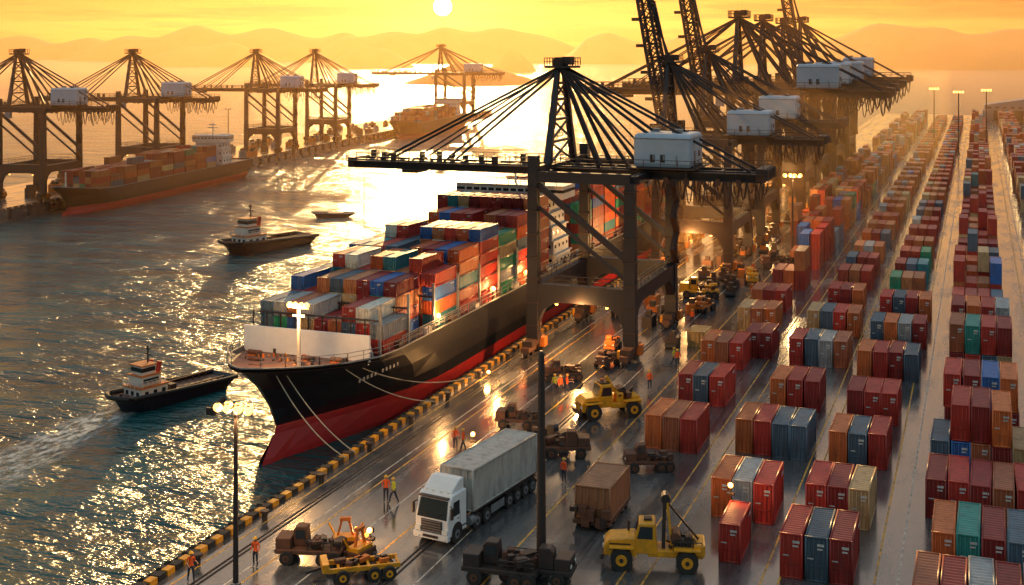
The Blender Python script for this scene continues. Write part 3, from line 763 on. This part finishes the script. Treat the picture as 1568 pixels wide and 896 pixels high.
# ------------------------------------------------------------------ tugboats
def tug(loc,rz,sc):
    e=empty('tugboat',loc,rz,(sc,sc,sc)); b,G=hull(14,3.9,.9,zb=-1.2,sheer=.7,rake=1.4,boot=-.5,kh='hull',kr='brown')
    put('hull',b.mesh('tug_hull'),e)
    b=MB()
    for s in (-1,1): b.tube([(s*r[-1][0],r[-1][1],r[-1][2]-.1) for r in G],.2,'black',7)
    b.box((0,4.1,1.25),(2.5,3.2,1.3),'cream'); b.box((0,3.9,2.4),(2.0,2.2,1.1),'cream'); b.box((0,3.75,3.4),(1.6,1.5,.95),'cream')
    b.box((0,4.1,1.93),(2.7,3.5,.12),'orange'); b.box((0,3.9,2.98),(2.2,2.4,.1),'orange')
    b.box((0,3.75,3.5),(1.66,1.56,.4),'glass'); b.box((0,3.75,3.93),(1.9,1.8,.1),'orange'); b.box((0,3.9,2.5),(2.06,1.8,.35),'glass')
    for x in (-.8,0,.8): b.box((x,2.5,1.35),(.4,.06,.4),'glass')
    for y in (3.2,4.2,5.2): b.box((1.26,y,1.35),(.06,.4,.4),'glass')
    b.cyl((0,4.3,3.9),(0,4.3,5.6),.08,'dark'); b.box((0,4.3,4.8),(1.1,.08,.1),'dark'); b.box((0,4.3,5.3),(.6,.1,.12),'dark')
    b.cyl((.6,5.0,2.8),(.6,5.2,4.0),.24,'red'); b.cyl((-.6,5.0,2.8),(-.6,5.2,4.0),.24,'red')
    b.rail((-1.2,2.3,1.9),(1.2,2.3,1.9),'cream',.6,.05,.5); b.rail((1.2,2.3,1.9),(1.2,5.4,1.9),'cream',.6,.05,.5)
    b.box((0,9.6,.62),(2.4,5.6,.1),'brown'); b.box((0,7.,1.),(1.,.7,.7),'dark'); 
    for s in (-1,1):
        for y in np.linspace(7,12.6,8): b.beam((s*1.4,y,.6),(s*1.4,y,1.1),.1,.1,'brown')
        b.beam((s*1.4,7,1.1),(s*1.4,12.6,1.1),.12,.1,'brown')
    b.cyl((0,1.2,1.1),(0,1.2,1.6),.14,'dark')
    put('wheelhouse_and_deck',b.mesh('tug_top'),e)
tug((-76.6,96.,-2.35),rad(-15),1.0)
tug((-117.6,176,-2.3),rad(-14),1.42)
e=empty('moored_barge',(-128,223,-2.35),rad(-62)); b,G=hull(9,2.2,.6,zb=-.8,sheer=.3,rake=1.2,boot=-.3,kr='brown')
b.box((0,5,.6),(1.2,3,.4),'brown'); put('hull',b.mesh('barge'),e)
def wake(name,pts):
    vs=[];fs=[];cs=[]
    for (x,y,w,a) in pts:
        vs+=[(x-w,y,0),(x-w*.4,y,0),(x+w*.4,y,0),(x+w,y,0)]; cs+=[0,a,a,0]
    for i in range(len(pts)-1):
        for j in range(3): fs.append((4*i+j,4*i+j+1,4*i+j+5,4*i+j+4))
    me=bpy.data.meshes.new(name); me.from_pydata(vs,[],fs)
    ca=me.color_attributes.new('Col','FLOAT_COLOR','POINT'); ca.data.foreach_set('color',[q for c in cs for q in (c,c,c,1)])
    me.materials.append(M['foam']); put(name,me,loc=(0,0,-2.46))
wake('boat_wake',[(-75.5,99,1.6,.0),(-76.6,95.5,2.6,1.),(-76.6,92,3.0,1.),(-76,87,3.6,.9),(-75.5,82,4.2,.75),(-75,76,5,.6),(-74.5,68,6,.4),(-74,58,7,0)])
wake('boat_wake',[(-117.4,178,2.2,0),(-118,175,3,.6),(-118.5,171,3.4,.5),(-119,164,4,0)])
b=MB()
def sagl(p,q,s,n=14): return [tuple(Vector(p).lerp(Vector(q),t)-Vector((0,0,s*4*t*(1-t)))) for t in np.linspace(0,1,n)]
for p,q,s in (((-54.4,88.6,5.6),(-45.4,84.6,.6),1.0),((-53.8,89.3,5.4),(-45.4,86,.6),.7),((-51.,93.5,5.2),(-45.4,101,.6),.8),((-50.6,94.5,5.2),(-45.4,110,.6),1.1)):
    b.tube(sagl(p,q,s),.05,'rope',5)
put('mooring_line',b.mesh('mooring'))
# ------------------------------------------------------------------ lamps
def lamp_post(loc,h,heads=5,lit=True,w=1.1,energy=120,r=.13,br=.19):
    e=empty('street_lamp',loc); b=MB()
    b.cyl((0,0,0),(0,0,.5),r*2.2,'grey'); b.cyl((0,0,.4),(0,0,h),r*1.2,'dark',r*.75,14)
    b.cyl((-w,0,h),(w,0,h),.05,'dark'); b.cyl((0,-w*.5,h),(0,w*.5,h),.05,'dark')
    for i in range(heads):
        x=-w+2*w*i/(heads-1) if heads>1 else 0; y=(.3 if i%2 else -.3)*(1 if heads>2 else 0)
        b.cyl((x,y,h-.05),(x,y,h+.2),.2,'dark',.1,10); b.ball((x,y,h-.08),br,'lamp' if lit else 'lens',10,6)
    put('pole_and_lamp_heads',b.mesh('lamp_post'),e)
    if lit and energy: plight((0,0,h-.6),energy,e,(1,.6,.25))
lamp_post((-41.1,62.8,0),10.9,7,w=1.05,energy=3500,r=.14,br=.27)
lamp_post((-25,71.4,0),13.4,1,lit=False,w=.25,r=.26)
lamp_post((-26.4,190,0),13.,4,energy=5000,br=.3)
for x,y in ((-14,430),(-6,400),(2,420),(30,330),(60,420)): lamp_post((x,y,0),19,4,w=1.2,energy=0,r=.2,br=.35)
for y in (300,372,452,500): lamp_post(pierx(y,-3),15,2,lit=False,w=.8)
def work_light(loc,energy=120,post=0.):
    e=empty('work_light',loc); b=MB(); b.box((0,0,.06),(.5,.5,.12),'dark'); b.cyl((0,0,.1),(0,0,.5),.05,'dark'); b.box((0,.05,.6),(.4,.2,.3),'dark'); b.ball((0,-.1,.62),.18,'lamp',8,6)
    put('lamp_head',b.mesh('work_light'),e); plight((0,-.5,.9),energy,e)
work_light((-38.6,93.5,0),600); work_light((-15.4,81.9,2.55),200); work_light((-37.2,72.5,0),350); work_light((-44.6,112,0),500); work_light((-33.9,107.6,0),800)
plight((2.2,5.,9.9),2800,ship)
for y in (24,38.5,49): plight((7.2,y,6.4),1100,ship)
# ------------------------------------------------------------------ people
def person_mesh(var,vest):
    j={}; P=[];E=[];Rr=[]
    def v(n,p,r): j[n]=len(P); P.append(p); Rr.append(r); return n
    def e(a,b): E.append((j[a],j[b]))
    sw=[.0,.16,-.12][var]; arm=[(0,0),(.12,.1),(.3,.42)][var]
    v('pel',(0,0,.97),.135); v('wst',(0,0,1.12),.12); v('ch',(0,.0,1.34),.15); v('nk',(0,0,1.5),.055); v('hd',(0,-.015,1.61),.088); v('tp',(0,-.01,1.7),.075)
    for a,b in (('pel','wst'),('wst','ch'),('ch','nk'),('nk','hd'),('hd','tp')): e(a,b)
    for s,t in ((-1,'l'),(1,'r')):
        k=s*sw
        v('sh'+t,(s*.18,0,1.42),.065); v('el'+t,(s*.25,.04-k*.5,1.15),.045); f=arm[0 if s<0 else 1]
        v('wr'+t,(s*.25,-.08-k*.5-f,.93+f*.7),.032); v('pa'+t,(s*.25,-.11-k*.5-f*1.2,.86+f*.8),.03)
        e('ch','sh'+t); e('sh'+t,'el'+t); e('el'+t,'wr'+t); e('wr'+t,'pa'+t)
        px,py,pz=P[j['pa'+t]]
        for i,l in enumerate((.06,.075,.08,.07)):
            n='f%s%d'%(t,i); v(n,(px,py-.03+.02*i,pz-.02-l),.009); e('pa'+t,n)
        n='th'+t; v(n,(px-s*.02,py-.06,pz-.02),.011); e('pa'+t,n)
        v('hp'+t,(s*.1,0,.88),.098); v('kn'+t,(s*.11,-.03+k,.5),.066); v('an'+t,(s*.12,.02+k*1.9,.1),.045); v('to'+t,(s*.13,-.13+k*1.9,.045),.042)
        e('pel','hp'+t); e('hp'+t,'kn'+t); e('kn'+t,'an'+t); e('an'+t,'to'+t)
    me=bpy.data.meshes.new('worker_skel'); me.from_pydata(P,E,[])
    o=bpy.data.objects.new('tmp',me); scene.collection.objects.link(o)
    m=o.modifiers.new('s','SKIN'); m.use_smooth_shade=True
    sv=me.skin_vertices[0].data
    for i,r in enumerate(Rr): sv[i].radius=(r,r*(.75 if i in (0,1,2) else 1)); sv[i].use_root=(i==0)
    ss=o.modifiers.new('ss','SUBSURF'); ss.levels=1
    bpy.context.view_layer.update()
    dg=bpy.context.evaluated_depsgraph_get(); em=bpy.data.meshes.new_from_object(o.evaluated_get(dg))
    bpy.data.objects.remove(o)
    for k in ('trouser',vest,'skin','black'): em.materials.append(M[k])
    for p in em.polygons:
        z=p.center.z; x=abs(p.center.x)
        p.material_index=3 if z<.13 else 2 if (z>1.5 or (x>.2 and z<1.0+max(arm)*.7 and z>.75 and p.center.y<-.05)) else 1 if (z>.93) else 0
    return em
PM=[person_mesh(i%3,['vest','vesty','vest'][i%3]) for i in range(3)]
b=MB(); b.ball((0,-.01,1.665),.125,'helmet',12,5,half=True); b.cyl((0,-.03,1.66),(0,-.03,1.675),.15,'helmet',n=14)
for s in (-1,1): b.ball((s*.035,-.1,1.625),.012,'black',6,4); b.ball((s*.09,-.01,1.61),.022,'skin',6,4)
b.ball((0,-.115,1.6),.018,'skin',6,4); b.box((0,-.098,1.565),(.045,.012,.01),'red')
HM=b.mesh('helmet_and_face')
def worker(x,y,a,k,s=1.):
    e=empty('port_worker',(x,y,0),rad(a),(s,s,s)); put('body',PM[k],e); put('helmet_and_face',HM,e)
for w in ((-39.3,79,20,0),(-38.6,78.8,-30,1),(-39.2,91.2,40,0),(-38.4,90.9,-60,2),(-28.7,87,160,0),(-41.9,66.2,0,0),(-44.3,62.9,50,2),(-31.2,142,10,0),(-29,113.6,200,0),
          (-28.9,123.1,90,1),(-28.4,122.5,10,0),(-36.9,109.2,0,1),(-36.3,109.,60,0),(-35.8,109.5,120,2),(-27.3,160,10,0),(-30.,176,10,0)): worker(*w,1.05)
b=MB()
for i in range(60):
    y=R.uniform(125,330); x=R.uniform(-40,-30); b.box((x,y,.6),(R.uniform(.6,1.6),R.uniform(.8,2.6),1.2),R.choice(['brown','orange','dark','brown'])); b.box((x,y,1.5),(.6,.7,.6),'dark')
    for s in (-1,1): b.cyl((x-.6,y+s*.7,.3),(x+.6,y+s*.7,.3),.3,'black',n=10)
put('quay_equipment_clutter',b.mesh('clutter'))
for i in range(6):
    e=empty('warehouse',(20+i*46,600,0)); b=MB()
    b.prism([(-18,0),(-18,7),(0,10),(18,7),(18,0)],'y',-9,9,'grey'); 
    for x in (-12,-4,4,12): b.box((x,-9.05,2.4),(4.5,.2,4.6),'dark')
    for x in np.arange(-16,17,3.2): b.box((x,-9.05,6),(1.6,.15,.8),'glass')
    put('walls_roof_and_doors',b.mesh('warehouse'),e)
# ------------------------------------------------------------------ hills (frame rotated to the view bearing)
def ridge(name,D,x0,x1,peaks,depth=320,nx=200,ny=18,rough=.12):
    rr=random.Random(name+str(D)); ph=[(rr.uniform(0,6),rr.uniform(.008,.04)) for _ in range(7)]
    vs=[];fs=[]
    for j in range(ny+1):
        for i in range(nx+1):
            x=x0+(x1-x0)*i/nx
            h=sum((q[1]*math.exp(-abs((x-q[0])/q[2])**1.7))**2.4 for q in peaks)**(1/2.4)
            v=j/ny; prof=math.sin(v*math.pi)**.8
            h2=h*prof*(1+rough*.6*sum(math.sin(x*f+p+v*5*math.cos(p)) for p,f in ph)/3)
            edge=min(1,(x-x0)/(.12*(x1-x0)),(x1-x)/(.12*(x1-x0)))
            vs.append((x,D+depth*(v-.5),-4+max(h2*max(edge,0),0)))
    for j in range(ny):
        for i in range(nx):
            a=j*(nx+1)+i; fs.append((a,a+1,a+nx+2,a+nx+1))
    b=MB(); b.add(vs,fs,'hill'); put(name,b.mesh(name,smooth=True),rz=TH)
def px(p,D): return (p-784)*D/1900
def pk(D,lst,k=1.): return [(px(p,D),(32+(75-y)*D/1900+2)*k,w*D/1900) for p,y,w in lst]
ridge('hill_range',2200,px(1150,2200),px(1850,2200),pk(2200,[(1345,34,95),(1240,60,80),(1440,50,90),(1540,40,110),(1660,34,100)],.95))
ridge('hill_range',3000,px(840,3000),px(1300,3000),pk(3000,[(930,46,90),(1060,52,110),(1180,47,90)],.92))
ridge('hill_range',3300,px(450,3300),px(940,3300),pk(3300,[(745,38,85),(610,44,80),(680,52,60),(830,52,70),(530,54,60)],.95))
ridge('hill_range',3600,px(80,3600),px(640,3600),pk(3600,[(300,36,75),(200,47,70),(420,39,95),(530,50,60)],.95))
ridge('hill_range',4200,px(-300,4200),px(260,4200),pk(4200,[(30,55,110),(-120,48,120),(140,60,70)],.95))
ridge('island',2500,px(210,2500),px(440,2500),pk(2500,[(350,66,70),(285,71,60)]),depth=150)
ridge('island',2300,px(490,2300),px(640,2300),pk(2300,[(555,71,45),(590,76,40)]),depth=120)
ridge('island',1250,px(600,1250),px(850,1250),pk(1250,[(700,96,55),(755,104,60)]),depth=90)
ridge('island',1900,px(745,1900),px(825,1900),pk(1900,[(785,74,30)]),depth=60)
# ------------------------------------------------------------------ haze volumes
def mist(name,lo,hi,dens,rz,col,g):
    b=MB(); b.box([(a+c)/2 for a,c in zip(lo,hi)],[c-a for a,c in zip(lo,hi)],'steel'); me=b.mesh(name); me.materials.clear()
    m=bpy.data.materials.new(name); m.use_nodes=True; nt=m.node_tree; nt.nodes.clear()
    o=N(nt,'ShaderNodeOutputMaterial'); vs=N(nt,'ShaderNodeVolumeScatter'); vs.inputs['Color'].default_value=(*col,1)
    vs.inputs['Density'].default_value=dens; vs.inputs['Anisotropy'].default_value=g
    nt.links.new(vs.outputs[0],o.inputs['Volume']); me.materials.append(m); put(name,me,rz=rz)
mist('sea_haze',(-4500,170,-6),(4500,2000,74),.00042,TH,(1,.55,.22),.6)
mist('quay_dust_haze',(-47,158,-.5),(-8,420,26),.0016,0,(1,.58,.22),.6)
# ------------------------------------------------------------------ world
w=bpy.data.worlds.new('World'); scene.world=w; w.use_nodes=True; nt=w.node_tree; nt.nodes.clear()
out=N(nt,'ShaderNodeOutputWorld'); bg1=N(nt,'ShaderNodeBackground'); bg2=N(nt,'ShaderNodeBackground'); ad=N(nt,'ShaderNodeAddShader')
tc=N(nt,'ShaderNodeTexCoord'); D=tc.outputs['Generated']
el=rad(1.95); sv=(-math.sin(SUN_AZ)*math.cos(el),math.cos(SUN_AZ)*math.cos(el),math.sin(el))
dt=N(nt,'ShaderNodeVectorMath',operation='DOT_PRODUCT'); nt.links.new(D,dt.inputs[0]); dt.inputs[1].default_value=sv
c=math_(nt,'MAXIMUM',dt.outputs['Value'],0.)
sp=N(nt,'ShaderNodeSeparateXYZ'); nt.links.new(D,sp.inputs[0]); z=math_(nt,'ABSOLUTE',sp.outputs[2])
hf=math_(nt,'EXPONENT',math_(nt,'MULTIPLY',z,-4.2))
def term(f,col,st):
    n=N(nt,'ShaderNodeVectorMath',operation='SCALE'); n.inputs[0].default_value=[q*st for q in col]; nt.links.new(f,n.inputs['Scale']); return n.outputs[0]
def addv(a,b_):
    n=N(nt,'ShaderNodeVectorMath',operation='ADD'); nt.links.new(a,n.inputs[0]); nt.links.new(b_,n.inputs[1]); return n.outputs[0]
sky=N(nt,'ShaderNodeTexSky',sky_type='NISHITA'); sky.sun_disc=False; sky.sun_elevation=SUN_EL; sky.sun_rotation=-SUN_AZ; sky.dust_density=2.; sky.air_density=1.2
att=math_(nt,'SUBTRACT',1.,math_(nt,'MULTIPLY',math_(nt,'POWER',hf,.4),math_(nt,'MULTIPLY',c,.95)))
sc_=N(nt,'ShaderNodeVectorMath',operation='SCALE'); nt.links.new(sky.outputs[0],sc_.inputs[0]); nt.links.new(att,sc_.inputs['Scale'])
nt.links.new(sc_.outputs[0],bg1.inputs[0]); bg1.inputs[1].default_value=.085
broad=term(math_(nt,'MULTIPLY',math_(nt,'POWER',c,1.5),hf),(1,.25,.03),.66)
core=term(math_(nt,'MULTIPLY',math_(nt,'POWER',c,14.),math_(nt,'POWER',hf,.5)),(1,.36,.035),.62)
halo=term(math_(nt,'POWER',c,420.),(1,.55,.10),.8)
disc=term(math_(nt,'GREATER_THAN',c,math.cos(rad(.42))),(1,.9,.6),12.)
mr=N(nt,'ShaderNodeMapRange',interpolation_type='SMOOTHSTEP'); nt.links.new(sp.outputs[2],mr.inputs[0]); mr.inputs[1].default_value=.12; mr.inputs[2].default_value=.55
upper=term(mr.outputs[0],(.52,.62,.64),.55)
cv=N(nt,'ShaderNodeMapping'); cv.inputs['Scale'].default_value=(6,6,85); nt.links.new(D,cv.inputs[0])
cn=noise(nt,cv.outputs[0],1.0,6,.6); cl=ramp(nt,cn,[(.44,(1,1,1)),(.56,(.52,.34,.42))])
glow=addv(broad,core); mu=N(nt,'ShaderNodeVectorMath',operation='MULTIPLY'); nt.links.new(glow,mu.inputs[0]); nt.links.new(cl,mu.inputs[1])
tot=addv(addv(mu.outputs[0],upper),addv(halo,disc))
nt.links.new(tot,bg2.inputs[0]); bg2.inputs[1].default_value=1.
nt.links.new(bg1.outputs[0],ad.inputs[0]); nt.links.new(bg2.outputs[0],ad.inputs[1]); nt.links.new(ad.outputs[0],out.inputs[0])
l=bpy.data.lights.new('sun','SUN'); l.energy=5.0; l.angle=rad(.6); l.color=(1,.56,.20)
o=bpy.data.objects.new('sun',l); scene.collection.objects.link(o)
sd=Vector((-math.sin(SUN_AZ)*math.cos(SUN_EL),math.cos(SUN_AZ)*math.cos(SUN_EL),math.sin(SUN_EL)))
o.rotation_euler=sd.to_track_quat('Z','Y').to_euler(); o.location=(0,0,100)
cam=bpy.data.cameras.new('camera'); co=bpy.data.objects.new('camera',cam); scene.collection.objects.link(co)
co.location=(0,0,32); co.rotation_euler=(rad(90),0,TH); cam.sensor_width=36; cam.lens=36*1900/1568; cam.shift_y=-(448-75)/1568
cam.clip_end=30000; cam.clip_start=.5; scene.camera=co
scene.view_settings.view_transform='Standard'; scene.view_settings.look='None'; scene.view_settings.exposure=0
